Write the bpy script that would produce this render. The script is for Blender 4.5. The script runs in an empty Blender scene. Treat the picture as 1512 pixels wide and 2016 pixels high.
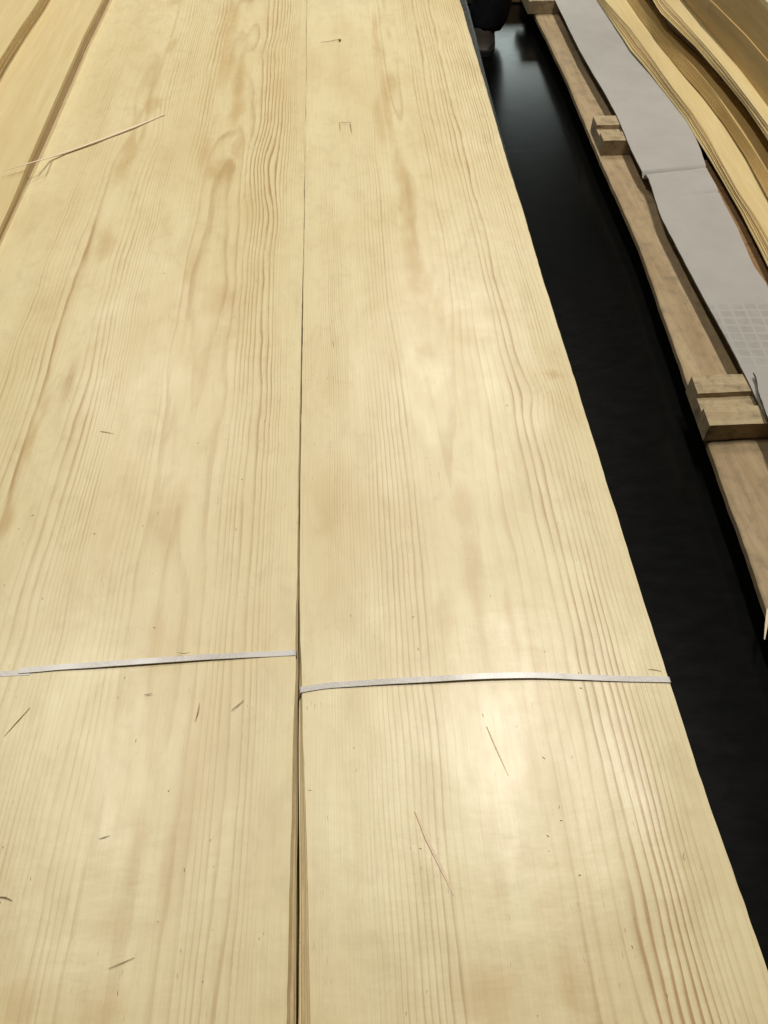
import bpy, bmesh, math, random
import numpy as np
from mathutils import Vector, Matrix, Euler

random.seed(7)
scene = bpy.context.scene
C = scene.collection

# ------------------------------------------------------------------ camera
CZ = 1.32                       # camera height above the floor; the veneer top lies 0.60 m below it
PITCH, YAW, F = 51.5, 3.15, 1514.0
cam_data = bpy.data.cameras.new('camera')
cam_data.sensor_fit = 'VERTICAL'
cam_data.sensor_height = 36.0
cam_data.lens = 36.0 * F / 2016.0
cam_data.clip_start = 0.02
cam_data.clip_end = 200
cam = bpy.data.objects.new('camera', cam_data)
C.objects.link(cam)
cam.location = (0, 0, CZ)
cam.rotation_euler = (math.radians(90 - PITCH), 0, math.radians(-YAW))
scene.camera = cam

# ------------------------------------------------------------------ world, lamps, exposure
world = bpy.data.worlds.new('World')
scene.world = world
world.use_nodes = True
bg = world.node_tree.nodes['Background']
bg.inputs[0].default_value = (1.0, 0.86, 0.68, 1)
bg.inputs[1].default_value = 0.018

def strip_lamp(name, x, y, z, length, power, width=0.30):
    d = bpy.data.lights.new(name, 'AREA')
    d.shape = 'RECTANGLE'
    d.size, d.size_y = width, length
    d.energy = power
    d.color = (1.0, 0.95, 0.85)
    o = bpy.data.objects.new(name, d)
    C.objects.link(o)
    o.location = (x, y, z)
    return o
# the hall's rows of ceiling tubes, running along the stacks
for x, y, p in ((0.95, 2.0, 146), (0.95, 5.4, 120), (-1.7, 2.0, 80), (-1.7, 5.4, 66)):
    strip_lamp('ceiling_lamp', x, y, 5.2, 1.5, p, 0.22)
added_wall_light = strip_lamp('added_wall_light', 0.7, 5.5, 2.4, 2.4, 360)  # added lamp, unseen: brightens the far wall so the floor reflects grey
added_wall_light.rotation_euler = (math.radians(70), 0, 0)
added_wall_light.data.size, added_wall_light.data.size_y = 2.4, 0.25
scene.view_settings.view_transform = 'Standard'
scene.view_settings.look = 'None'
scene.view_settings.exposure = 0.0
scene.view_settings.gamma = 1.0

# ------------------------------------------------------------------ geometry helpers
_R = cam.rotation_euler.to_matrix()
def at(u, v, H):
    """where the line of sight through photo point (u, v) meets the level H metres below the camera"""
    d = _R @ Vector((u - 756.0, 1008.0 - v, -F))
    t = -H / d.z
    return Vector((d.x * t, d.y * t, CZ - H))

def edge(pts, H):
    q = sorted([tuple(at(u, v, h)) for (u, v, h) in [(p[0], p[1], p[2] if len(p) > 2 else H) for p in pts]], key=lambda p: p[1])
    ys = np.array([p[1] for p in q]); xs = np.array([p[0] for p in q]); zs = np.array([p[2] for p in q])
    return lambda y: (np.interp(y, ys, xs), np.interp(y, ys, zs))

def vnoise(x, y, seed):
    """smooth value noise in -1..1"""
    t = np.random.RandomState(seed).uniform(-1, 1, (64, 64))
    x = np.asarray(x, float); y = np.asarray(y, float)
    x, y = np.broadcast_arrays(x, y)
    xi = np.floor(x).astype(int); yi = np.floor(y).astype(int)
    fx = x - xi; fy = y - yi
    fx = fx * fx * fx * (fx * (fx * 6 - 15) + 10); fy = fy * fy * fy * (fy * (fy * 6 - 15) + 10)
    g = lambda i, j: t[i % 64, j % 64]
    return (g(xi, yi) * (1 - fx) + g(xi + 1, yi) * fx) * (1 - fy) + (g(xi, yi + 1) * (1 - fx) + g(xi + 1, yi + 1) * fx) * fy

def link(name, me, mat, parent=None, smooth=False):
    o = bpy.data.objects.new(name, me)
    C.objects.link(o)
    if mat:
        me.materials.append(mat)
    if parent:
        o.parent = parent
    if smooth:
        me.polygons.foreach_set('use_smooth', [True] * len(me.polygons))
    return o

def mesh(name, verts, faces):
    me = bpy.data.meshes.new(name)
    me.from_pydata([tuple(v) for v in verts], [], faces)
    me.update()
    return me

def empty(name, loc, label, cat, group=None):
    o = bpy.data.objects.new(name, None)
    o.empty_display_size = 0.05
    C.objects.link(o)
    o.location = loc
    tag(o, label, cat, group)
    return o

def tag(o, label=None, cat=None, group=None, kind=None):
    if label: o['label'] = label
    if cat: o['category'] = cat
    if group: o['group'] = group
    if kind: o['kind'] = kind
    return o

def slab(X, Y, Z, thick, org=(0, 0, 0)):
    """closed sheet from grids X, Y, Z of its top surface (rows along y, columns along x)"""
    n, m = X.shape
    top = np.stack([X - org[0], Y - org[1], Z - org[2]], -1).reshape(-1, 3)
    bot = top - np.array([0, 0, thick])
    V = np.concatenate([top, bot]); N = n * m
    I = np.arange(N).reshape(n, m)
    fs = []
    a, b, c, d = I[:-1, :-1].ravel(), I[:-1, 1:].ravel(), I[1:, 1:].ravel(), I[1:, :-1].ravel()
    fs += np.stack([a, b, c, d], 1).tolist()
    fs += (np.stack([d, c, b, a], 1) + N).tolist()
    rim = list(I[0, :]) + list(I[1:, -1]) + list(I[-1, -2::-1]) + list(I[-2:0:-1, 0])
    L = len(rim); ri = np.array(rim)
    V = np.concatenate([V, top[ri], bot[ri]])           # the rim has vertices of its own, so its edges stay crisp
    for k in range(L):
        p, q = 2 * N + k, 2 * N + (k + 1) % L
        fs.append([q, p, p + L, q + L])
    slab.src = np.concatenate([np.arange(N), np.arange(N), ri, ri])
    return V, fs

def sheet_between(name, xl, xr, z, ys, cols, thick, mat, parent, org, smooth=True, wave=None):
    """a sheet whose left and right edges are xl(y), xr(y); wave(x, y) lifts its surface"""
    t = np.linspace(0, 1, cols) ** 1.0
    L = xl(ys)[:, None]; Rr = xr(ys)[:, None]
    X = L + (Rr - L) * t[None, :]
    Y = np.repeat(ys[:, None], cols, 1)
    Z = z(ys)[:, None] + 0 * X
    if wave is not None:
        Z = Z + wave(X, Y)
    V, fs = slab(X, Y, Z, thick, org)
    me = mesh(name, V, fs)
    o = link(name, me, mat, parent)
    if smooth:
        npoly = len(me.polygons); ntop = 2 * (len(ys) - 1) * (cols - 1)
        me.polygons.foreach_set('use_smooth', [i < ntop for i in range(npoly)])
    return o, X, Y

# ------------------------------------------------------------------ material helpers
class NT:
    def __init__(self, name):
        self.m = bpy.data.materials.new(name)
        self.m.use_nodes = True
        self.t = self.m.node_tree
        self.b = self.t.nodes['Principled BSDF']
    def n(self, kind, **kw):
        nd = self.t.nodes.new(kind)
        for k, v in kw.items():
            setattr(nd, k, v)
        return nd
    def set(self, sock, v):
        if isinstance(v, bpy.types.NodeSocket):
            self.t.links.new(v, sock)
        else:
            sock.default_value = v
    def math(self, op, a, b=0.0, c=0.0, clamp=False):
        nd = self.n('ShaderNodeMath', operation=op, use_clamp=clamp)
        self.set(nd.inputs[0], a); self.set(nd.inputs[1], b)
        if len(nd.inputs) > 2: self.set(nd.inputs[2], c)
        return nd.outputs[0]
    def attr(self, name):
        return self.n('ShaderNodeAttribute', attribute_name=name).outputs['Fac']
    def coord(self, scale=(1, 1, 1), loc=(0, 0, 0), rot=(0, 0, 0)):
        tc = self.n('ShaderNodeTexCoord')
        mp = self.n('ShaderNodeMapping')
        self.t.links.new(tc.outputs['Object'], mp.inputs[0])
        mp.inputs['Scale'].default_value = scale
        mp.inputs['Location'].default_value = loc
        mp.inputs['Rotation'].default_value = rot
        return mp.outputs[0]
    def noise(self, vec, scale=1.0, detail=3.0, rough=0.55, dist=0.0):
        nd = self.n('ShaderNodeTexNoise')
        self.t.links.new(vec, nd.inputs['Vector'])
        nd.inputs['Scale'].default_value = scale; nd.inputs['Detail'].default_value = detail
        nd.inputs['Roughness'].default_value = rough; nd.inputs['Distortion'].default_value = dist
        return nd.outputs['Fac']
    def ramp(self, fac, stops, interp='LINEAR'):
        nd = self.n('ShaderNodeValToRGB')
        self.set(nd.inputs[0], fac)
        cr = nd.color_ramp
        cr.interpolation = interp
        while len(cr.elements) < len(stops): cr.elements.new(0.5)
        for e, (p, c) in zip(cr.elements, stops):
            e.position = p
            e.color = (c, c, c, 1) if isinstance(c, (int, float)) else (c[0], c[1], c[2], 1)
        return nd.outputs[0]
    def mix(self, fac, a, b, mode='MIX'):
        nd = self.n('ShaderNodeMix', data_type='RGBA', blend_type=mode)
        self.set(nd.inputs[0], fac)
        self.set(nd.inputs[6], a if isinstance(a, bpy.types.NodeSocket) else (*a, 1))
        self.set(nd.inputs[7], b if isinstance(b, bpy.types.NodeSocket) else (*b, 1))
        return nd.outputs[2]
    def bump(self, h, strength=0.2, dist=0.001, prev=None):
        nd = self.n('ShaderNodeBump')
        nd.inputs['Strength'].default_value = strength
        nd.inputs['Distance'].default_value = dist
        self.set(nd.inputs['Height'], h)
        if prev: self.t.links.new(prev, nd.inputs['Normal'])
        return nd.outputs[0]
    def done(self, col=None, rough=None, nrm=None, spec=0.5):
        if col is not None: self.set(self.b.inputs['Base Color'], col if isinstance(col, bpy.types.NodeSocket) else (*col, 1))
        if rough is not None: self.set(self.b.inputs['Roughness'], rough)
        if nrm is not None: self.set(self.b.inputs['Normal'], nrm)
        self.b.inputs['Specular IOR Level'].default_value = spec
        return self.m

def veneer_material(name, light, mid, late, seed):
    """pine veneer: growth-ring phase comes from the sheet's own 'ring' field, line strength from 'figure'"""
    k = NT(name)
    s = seed * 3.71
    ring = k.attr('ring'); fig = k.attr('figure'); heart = k.attr('heart')
    w = k.noise(k.coord((60, 5, 60), (s, s, 0)), 1, 3, 0.6)
    w2 = k.noise(k.coord((420, 22, 100), (s, s, 0)), 1, 2, 0.6)
    ph = k.math('ADD', ring, k.math('MULTIPLY', k.math('SUBTRACT', w, 0.5), 0.6))
    ph = k.math('ADD', ph, k.math('MULTIPLY', k.math('SUBTRACT', w2, 0.5), 0.22))
    fr = k.math('FRACT', ph)
    line = k.ramp(fr, [(0.0, 0.12), (0.06, 0.0), (0.42, 0.03), (0.66, 0.28), (0.84, 1.0), (0.93, 0.92), (1.0, 0.12)])
    # each ring has its own strength
    idx = k.math('FLOOR', ph)
    wn = k.n('ShaderNodeTexWhiteNoise', noise_dimensions='1D')
    k.set(wn.inputs['W'], idx)
    rs = k.math('ADD', k.math('MULTIPLY', wn.outputs[0], 0.9), 0.65)
    brk = k.noise(k.coord((30, 9, 30), (s + 5, 0, 0)), 1, 3, 0.6)
    brk = k.ramp(brk, [(0.25, 0.25), (0.62, 1.0)])
    amt = k.math('MULTIPLY', k.math('MULTIPLY', line, rs), k.math('MULTIPLY', fig, brk), clamp=True)
    # ground colour drifts between cream, straw and pinkish
    drift = k.noise(k.coord((9, 3.2, 9), (s, 2, 0)), 1, 4, 0.55)
    base = k.ramp(drift, [(0.28, mid), (0.5, light), (0.72, (light[0] * 1.03, light[1] * 1.04, light[2] * 1.08))])
    blot = k.noise(k.coord((26, 11, 26), (s + 9, 4, 0)), 1, 4, 0.6, 0.6)
    base = k.mix(k.ramp(blot, [(0.5, 0.0), (0.72, 0.34)]), base, (mid[0] * 0.88, mid[1] * 0.83, mid[2] * 0.78))
    hb = k.ramp(k.noise(k.coord((70, 22, 70), (s, 8, 0)), 1, 4, 0.65), [(0.34, 0.55), (0.56, 1.0)])
    base = k.mix(k.math('MULTIPLY', k.math('MULTIPLY', heart, hb), 0.85), base, (0.54, 0.385, 0.165))
    cl_ = k.noise(k.coord((42, 24, 42), (s + 19, 6, 0), (0, 0, 0.5)), 1, 5, 0.66, 0.8)
    base = k.mix(k.ramp(cl_, [(0.50, 0.0), (0.70, 0.30)]), base, (mid[0] * 0.74, mid[1] * 0.70, mid[2] * 0.68))
    fib = k.noise(k.coord((1300, 16, 200), (s, 0, 0)), 1, 2, 0.6)
    base = k.mix(k.math('MULTIPLY', k.ramp(fib, [(0.44, 0.0), (0.66, 1.0)]), 0.20), base, (mid[0] * 0.78, mid[1] * 0.72, mid[2] * 0.62))
    fib2 = k.noise(k.coord((420, 5, 200), (s + 31, 0, 0)), 1, 2, 0.6)
    base = k.mix(k.math('MULTIPLY', k.ramp(fib2, [(0.52, 0.0), (0.80, 1.0)]), 0.16), base, (late[0], late[1], late[2]))
    col = k.mix(amt, base, late)
    # resin canals: short dark dashes along the grain
    por = k.noise(k.coord((950, 85, 200), (s + 3, 1, 0)), 1, 1, 0.5)
    pz = k.noise(k.coord((40, 14, 40), (s + 13, 1, 0)), 1, 2, 0.5)
    pm = k.math('MULTIPLY', k.ramp(por, [(0.73, 0.0), (0.80, 1.0)]), k.ramp(pz, [(0.42, 0.0), (0.60, 0.75)]))
    col = k.mix(pm, col, (0.27, 0.18, 0.085))
    rgh = k.math('ADD', 0.255, k.math('MULTIPLY', k.noise(k.coord((22, 9, 22), (s, 7, 0)), 1, 5, 0.65), 0.22))
    b1 = k.bump(k.noise(k.coord((24, 55, 24), (s, 1, 0)), 1, 3, 0.55), 0.22, 0.0012)
    b2 = k.bump(fib, 0.10, 0.0004, b1)
    b3 = k.bump(line, 0.08, 0.0003, b2)
    return k.done(col, rgh, b3, 0.66)

def plain_wood(name, light, dark, seed, rough=0.6, sx=90, sy=4, dirt=0.0, spec=0.4, dirtcol=(0.10, 0.085, 0.06)):
    k = NT(name)
    s = seed * 5.3
    g = k.noise(k.coord((sx, sy, sx), (s, s, s)), 1, 4, 0.6, 0.4)
    f = k.noise(k.coord((sx * 9, sy * 3, sx * 9), (s, s, s)), 1, 2, 0.6)
    big = k.noise(k.coord((7, 3, 7), (s, 1, s)), 1, 3, 0.6)
    col = k.mix(k.ramp(g, [(0.35, 0.0), (0.7, 1.0)]), light, dark)
    col = k.mix(k.math('MULTIPLY', k.ramp(f, [(0.42, 0.0), (0.78, 1.0)]), 0.35), col, (dark[0] * 0.7, dark[1] * 0.65, dark[2] * 0.6))
    col = k.mix(k.math('MULTIPLY', k.ramp(big, [(0.4, 0.0), (0.7, 1.0)]), 0.35), col, (dark[0], dark[1] * 0.95, dark[2] * 0.9))
    if dirt:
        d = k.noise(k.coord((34, 26, 34), (s, 3, s)), 1, 5, 0.65)
        col = k.mix(k.math('MULTIPLY', k.ramp(d, [(0.48, 0.0), (0.72, 1.0)]), dirt), col, dirtcol)
    n = k.bump(f, 0.35, 0.0006, k.bump(g, 0.3, 0.001))
    return k.done(col, rough, n, spec)

M = {}
M['veneer_a'] = veneer_material('pine_veneer', (0.705, 0.605, 0.348), (0.645, 0.523, 0.275), (0.41, 0.258, 0.095), 1)
M['veneer_b'] = veneer_material('pine_veneer_fine', (0.71, 0.61, 0.353), (0.65, 0.528, 0.28), (0.41, 0.258, 0.098), 2)
M['edge_a'] = plain_wood('veneer_edge', (0.60, 0.47, 0.26), (0.47, 0.345, 0.16), 3, 0.7, 30, 30)
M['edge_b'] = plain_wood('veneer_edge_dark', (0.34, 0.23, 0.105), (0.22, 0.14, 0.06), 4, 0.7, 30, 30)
M['edge_c'] = plain_wood('veneer_edge_brown', (0.56, 0.41, 0.24), (0.46, 0.32, 0.17), 14, 0.7, 20, 6)
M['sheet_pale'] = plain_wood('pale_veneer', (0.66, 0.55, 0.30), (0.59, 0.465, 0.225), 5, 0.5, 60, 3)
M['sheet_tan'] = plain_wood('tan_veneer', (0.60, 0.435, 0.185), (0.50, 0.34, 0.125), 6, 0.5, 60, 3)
M['sheet_shaded'] = plain_wood('shaded_veneer', (0.54, 0.38, 0.155), (0.44, 0.295, 0.11), 7, 0.55, 60, 3)  # veneer with the shade of sides and covered tops put into its colour
M['board'] = plain_wood('pallet_board_wood', (0.43, 0.325, 0.195), (0.31, 0.22, 0.12), 8, 0.75, 40, 3, 0.45)
M['bearer'] = plain_wood('bearer_wood', (0.48, 0.385, 0.24), (0.34, 0.255, 0.145), 9, 0.8, 7, 70, 0.75)
M['beam'] = plain_wood('far_timber_wood', (0.30, 0.18, 0.075), (0.20, 0.11, 0.045), 10, 0.75, 5, 60)
M['splinter'] = plain_wood('splinter_wood', (0.86, 0.72, 0.55), (0.76, 0.60, 0.42), 11, 0.6, 300, 300)
M['splinter_dark'] = plain_wood('dark_splinter_wood', (0.34, 0.24, 0.12), (0.22, 0.145, 0.065), 12, 0.7, 300, 300)

k = NT('floor_coating')       # near-black polished floor coating
fn = k.noise(k.coord((3, 1.2, 3)), 1, 5, 0.65)
fn2 = k.noise(k.coord((16, 40, 16)), 1, 4, 0.6)
M['floor'] = k.done(k.ramp(fn, [(0.3, (0.0010, 0.0011, 0.0010)), (0.7, (0.0022, 0.0024, 0.0021))]),
                    k.ramp(fn2, [(0.3, 0.20), (0.75, 0.24)]), None, 0.35)
k = NT('wall_paint')
M['unseen_wall'] = k.done(k.ramp(k.noise(k.coord((2, 2, 2)), 1, 4), [(0.3, (0.50, 0.62, 0.66)), (0.7, (0.58, 0.70, 0.74))]), 0.8)
k = NT('dark_cladding')
M['cladding'] = k.done(k.ramp(k.noise(k.coord((2, 2, 2)), 1, 4), [(0.3, (0.02, 0.02, 0.02)), (0.7, (0.035, 0.035, 0.035))]), 0.8)
k = NT('black_film')
fw = k.noise(k.coord((9, 30, 30)), 1, 4, 0.6, 1.2)
M['film'] = k.done((0.006, 0.006, 0.006), 0.45, k.bump(fw, 0.5, 0.006), 0.5)
k = NT('trouser_cloth')
M['cloth'] = k.done(k.ramp(k.noise(k.coord((60, 60, 60)), 1, 4), [(0.3, (0.006, 0.006, 0.008)), (0.7, (0.012, 0.012, 0.016))]), 0.9,
                    k.bump(k.noise(k.coord((14, 14, 9)), 1, 3), 0.5, 0.02), 0.2)
k = NT('shoe_leather')
M['shoe'] = k.done(k.ramp(k.noise(k.coord((30, 30, 30)), 1, 4), [(0.35, (0.010, 0.006, 0.003)), (0.7, (0.030, 0.018, 0.009))]), 0.6,
                   k.bump(k.noise(k.coord((160, 160, 160)), 1, 3), 0.3, 0.003))
k = NT('shoe_rubber'); M['rubber'] = k.done((0.012, 0.011, 0.010), 0.7)
k = NT('skin'); M['skin'] = k.done((0.52, 0.33, 0.24), 0.55)
k = NT('hair'); M['hair'] = k.done((0.03, 0.02, 0.014), 0.6)

# ------------------------------------------------------------------ setting
def plane(name, x0, x1, y0, y1, z, mat):
    me = mesh(name, [(x0, y0, z), (x1, y0, z), (x1, y1, z), (x0, y1, z)], [(0, 1, 2, 3)])
    return tag(link(name, me, mat), kind='structure')
plane('floor', -25, 25, -8, 30, 0.0, M['floor'])
def box_mesh(name, x0, x1, y0, y1, z0, z1, bevel=0.0):
    bm = bmesh.new()
    bmesh.ops.create_cube(bm, size=1)
    for v in bm.verts:
        v.co = Vector((x0 + (v.co.x + .5) * (x1 - x0), y0 + (v.co.y + .5) * (y1 - y0), z0 + (v.co.z + .5) * (z1 - z0)))
    if bevel:
        bmesh.ops.bevel(bm, geom=bm.edges[:], offset=bevel, segments=2, affect='EDGES', profile=0.6)
    me = bpy.data.meshes.new(name); bm.to_mesh(me); bm.free()
    return me
unseen_wall = tag(link('unseen_wall', box_mesh('unseen_wall', -12, 12, 6.8, 7.0, 0.004, 1.42), M['unseen_wall']), kind='structure')  # added out of view; its height shapes the grey reflection on the far floor

# ------------------------------------------------------------------ the two front bundles
HT = 0.60                              # top of both, below the camera
THK = 0.037
ztop = CZ - HT
YN, YF = -0.35, 2.45

def ring_profile(xs, dens):
    g = np.linspace(min(xs), max(xs), 1500)
    d = np.interp(g, xs, dens)
    cum = np.concatenate([[0], np.cumsum((d[1:] + d[:-1]) / 2 * (g[1] - g[0]))])
    return lambda x: np.interp(x, g, cum)

def lobe(X, Y, x, y, sx, sy):
    return np.exp(-((X - x) / sx) ** 2 - ((Y - y) / sy) ** 2)

def hearts(X, Y, spots):
    h = 0 * X
    for (u, v, sx, sy, a) in spots:
        p = at(u, v, HT)
        wx = 0.35 * sx * vnoise(Y / (sy * .6), 0 * Y + u, 37)
        q = ((X + wx - p.x) / sx) ** 2 + ((Y - p.y) / sy) ** 2
        h = np.maximum(h, min(1.0, 1.35 * a) * np.exp(-q ** 2))
    return h
HEART_L = [(455, 40, .017, .16, .7), (445, 120, .016, .10, .7), (470, 165, .012, .09, .8), (465, 215, .012, .06, .75), (440, 335, .026, .040, .8), (405, 300, .010, .05, .5), (470, 290, .010, .045, .7),
           (300, 208, .013, .035, .9), (340, 90, .010, .05, .6), (250, 310, .012, .07, .7), (205, 478, .013, .045, .65), (375, 530, .006, .04, .7), (425, 590, .022, .035, .5),
           (330, 440, .010, .03, .4), (10, 1030, .007, .022, .9), (60, 870, .004, .035, .8), (90, 800, .004, .02, .7), (345, 1010, .012, .05, .5), (300, 1270, .008, .04, .5),
           (215, 1820, .012, .016, .45), (190, 1985, .016, .018, .45), (370, 1560, .007, .05, .5), (335, 1700, .006, .03, .5), (40, 1980, .012, .02, .5), (270, 1680, .008, .03, .45)]
HEART_R = [(800, 380, .010, .12, .9), (760, 200, .007, .16, .7), (818, 530, .013, .06, .9), (738, 60, .006, .10, .6), (745, 110, .010, .07, .6), (770, 165, .010, .05, .7), (748, 240, .009, .09, .6), (785, 330, .009, .06, .5), (800, 420, .011, .06, .8), (815, 500, .013, .05, .8), (822, 555, .016, .028, .9),
           (865, 620, .006, .03, .7), (840, 690, .012, .014, .4), (912, 1000, .010, .03, .55), (935, 1120, .011, .05, .5), (880, 1215, .009, .02, .4), (1010, 1240, .004, .04, .6), (1060, 1330, .004, .05, .6),
           (1040, 1690, .012, .012, .35), (1080, 1790, .010, .016, .35), (960, 1960, .02, .02, .5), (1120, 1930, .010, .02, .6), (1090, 738, .010, .008, .8), (650, 1010, .02, .03, .35)]
def field_left(X, Y):
    X = X + 0.0415
    x = X + 0.0040 * vnoise(Y / 0.30, X / 0.25, 3) + 0.0016 * vnoise(Y / 0.085, X / 0.10 + 9, 4) + 0.0006 * vnoise(Y / 0.03, X / 0.04, 5)
    x = x + 0.016 * lobe(X, Y, -0.085, 1.18, 0.035, 0.10) - 0.014 * lobe(X, Y, -0.285, 1.28, 0.03, 0.06) + 0.010 * lobe(X, Y, -0.15, 0.72, 0.05, 0.06)
    Fx = ring_profile([-.50, -.43, -.40, -.335, -.308, -.29, -.272, -.25, -.22, -.18, -.16, -.14, -.12, -.10, -.052, -.045, .0],
                      [-60, -90, -250, -190, -50, -8, -50, -210, -250, -170, -70, 0, 60, 135, 195, 300, 320])
    c = 1.7 * vnoise(Y / 0.50, 0.3 + 0 * Y, 6) + 0.5 * vnoise(Y / 0.17, 5.3 + 0 * Y, 7) + 2.0 * Y
    c2 = 1.3 * vnoise(Y / 0.42, 2.3 + 0 * Y, 16) + 0.5 * vnoise(Y / 0.16, 5.3 + 0 * Y, 17) + 1.2 * Y
    W1 = np.exp(-((x + .14) / .050) ** 2); W2 = np.exp(-((x + .29) / .032) ** 2)
    ph = Fx(x) + 0.75 * vnoise(X / .019, Y / 2.2, 39) + W1 * c + 0.55 * W2 * c2 + 0.28 * vnoise(X / 0.03, Y / 0.12, 8)
    fig = np.interp(x, [-.46, -.41, -.37, -.31, -.29, -.25, -.20, -.14, -.10, -.085, -.055, -.04, -.02], [.14, .2, .6, .75, .75, .75, .85, .9, 1.15, 1.55, 1.45, .6, .5])
    fig = fig * (1 + .5 * np.clip((.40 - Y) / .15, 0, 1) * np.exp(-((X + .075) / .02) ** 2)) * (1 - .5 * np.clip((.40 - Y) / .15, 0, 1) * np.clip((X + .055) / .02, 0, 1)) * (1 - .5 * np.clip((.50 - Y) / .15, 0, 1) * np.exp(-((X + .145) / .03) ** 2))
    fig = 0.86 * fig * (0.72 + 0.28 * vnoise(X / 0.07, Y / 0.30, 9)) * np.interp(Y, [0.1, 0.4, 0.7, 2], [.85, .85, 1.0, 1.05]) * np.clip(.72 + .85 * vnoise(X / .021, Y / .8, 33), .12, 1.35)
    heart = hearts(X - 0.0415, Y, HEART_L)
    return ph, fig, np.clip(heart, 0, 1)

def field_right(X, Y):
    X = X + 0.0415
    x = X + 0.0035 * vnoise(Y / 0.30, X / 0.25, 23) + 0.0012 * vnoise(Y / 0.08, X / 0.10 + 9, 24) + 0.0004 * vnoise(Y / 0.03, X / 0.04, 25)
    x = x - 0.006 * lobe(X, Y, 0.250, 0.640, 0.022, 0.030) + 0.008 * lobe(X, Y, 0.16, 1.45, 0.03, 0.10)
    Fx = ring_profile([-.05, -.017, .02, .045, .07, .10, .125, .145, .165, .19, .22, .26, .31, .36],
                      [-430, -420, -400, -300, -200, -110, -50, 0, 50, 85, 120, 180, 190, 190])
    c = 1.6 * vnoise(Y / 0.46, 0.3 + 0 * Y, 26) + 0.5 * vnoise(Y / 0.18, 5.3 + 0 * Y, 27) - 2.2 * Y
    W1 = np.exp(-((x - .145) / .045) ** 2)
    ph = Fx(x) + 0.75 * vnoise(X / .019, Y / 2.2, 40) + W1 * c + 0.25 * vnoise(X / 0.03, Y / 0.12, 28)
    fig = np.interp(x, [-.02, .03, .06, .10, .145, .19, .24, .28, .30], [.62, .66, .66, .85, .95, 1.05, 1.0, 1.2, .8])
    fig = fig * (1 - .65 * np.clip((.42 - Y) / .15, 0, 1) * np.clip((.075 - X) / .05, 0, 1)) * (1 + .5 * np.clip((.40 - Y) / .15, 0, 1) * np.clip((X - .22) / .03, 0, 1)) * (1 + .5 * np.clip((Y - .5) / .2, 0, 1) * np.exp(-((X - .15) / .05) ** 2)) * (1 - .8 * np.clip((.34 - Y) / .08, 0, 1) * np.exp(-((X - .14) / .025) ** 2))
    fig = fig * (0.75 + 0.25 * vnoise(X / 0.06, Y / 0.25, 29)) * np.interp(Y, [0.1, 0.4, 0.7, 2], [.85, .85, .9, .8]) * np.clip(.72 + .85 * vnoise(X / .023, Y / .8, 35), .12, 1.35)
    heart = hearts(X - 0.0415, Y, HEART_R)
    return ph, fig, np.clip(heart, 0, 1)

def surf_wave(seed, amp=1.0):
    def w(X, Y):
        z = 0.0011 * vnoise(X / 0.11, Y / 0.16, seed) + 0.0004 * vnoise(X / 0.045, Y / 0.06, seed + 1) + 0.00018 * vnoise(X / 0.02, Y / 0.03, seed + 2)
        return amp * z
    return w

ys_fine = np.concatenate([np.linspace(YN, 0.0, 20, endpoint=False), np.linspace(0.0, 1.0, 240, endpoint=False), np.linspace(1.0, YF, 160)])
ys_mid = np.linspace(YN, YF, 90)
def span(X):
    return (X - X[:, :1]) / (X[:, -1:] - X[:, :1])
def dish(X, Y):
    t = span(X)
    return -0.005 * np.clip(np.minimum(t, 1 - t) / .15, 0, 1)

def make_bundle(label, xl, xr, field, mat, seed, top_wave, spread_l, spread_r, group):
    root = empty('veneer_bundle', ((float(xl(0.8)) + float(xr(0.8))) / 2, 1.0, ztop - THK), label, 'veneer bundle', group)
    org = root.location
    # top sheet: fine surface that carries the growth-ring field
    o, X, Y = sheet_between('veneer_sheet', xl, xr, lambda y: ztop + 0 * y, ys_fine, 110, 0.0007, mat, root, org, wave=lambda X, Y: top_wave(X, Y) * np.clip(np.minimum(span(X), 1 - span(X)) / .12, .12, 1))
    ph, fig, heart = field(X, Y)
    for nm, a in (('ring', ph), ('figure', fig), ('heart', heart)):
        at_ = o.data.attributes.new(nm, 'FLOAT', 'POINT')
        fl = a.astype(np.float32).ravel()
        at_.data.foreach_set('value', np.ascontiguousarray(fl[slab.src]))
    o['label'] = 'top sheet with its full grain showing'
    # the sheets below it, each its own sheet, edges not quite flush
    z = ztop - 0.0010
    rs = np.random.RandomState(seed)
    n = 0
    while z > ztop - THK + 0.002:
        th = 0.0008 if n < 7 else 0.0026
        if z - th < ztop - THK + 0.0005: break
        dl = spread_l[min(n, len(spread_l) - 1)] * .001 / 1.55 + rs.uniform(-1, 1) * .00012
        dr = spread_r[min(n, len(spread_r) - 1)] * .001 / 1.55 + rs.uniform(-1, 1) * .00012
        q1, q2 = rs.uniform(0, 50), rs.uniform(0, 50)
        xl2 = lambda y, d=dl, q=q1, n=n: xl(y) - d * np.interp(y, [0.0, 0.2, 0.33, 0.7], [1.7, 1.0, .30, .08]) + 0.0006 * vnoise(y / 0.12, q + 0 * y, seed)
        xr2 = lambda y, d=dr, q=q2, n=n: xr(y) + d * np.interp(y, [0.0, 0.2, 0.33, 0.7], [1.7, 1.0, .30, .08]) + 0.0006 * vnoise(y / 0.12, q + 0 * y, seed)
        sheet_between('veneer_sheet', xl2, xr2, lambda y, z=z: z + 0 * y, ys_mid, 7, th, M['sheet_pale'] if n % 3 else M['edge_a'], root, org, smooth=False,
                      wave=dish)
        z -= th + (0.0005 if n < 7 else 0.0005)
        n += 1
    return root

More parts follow.
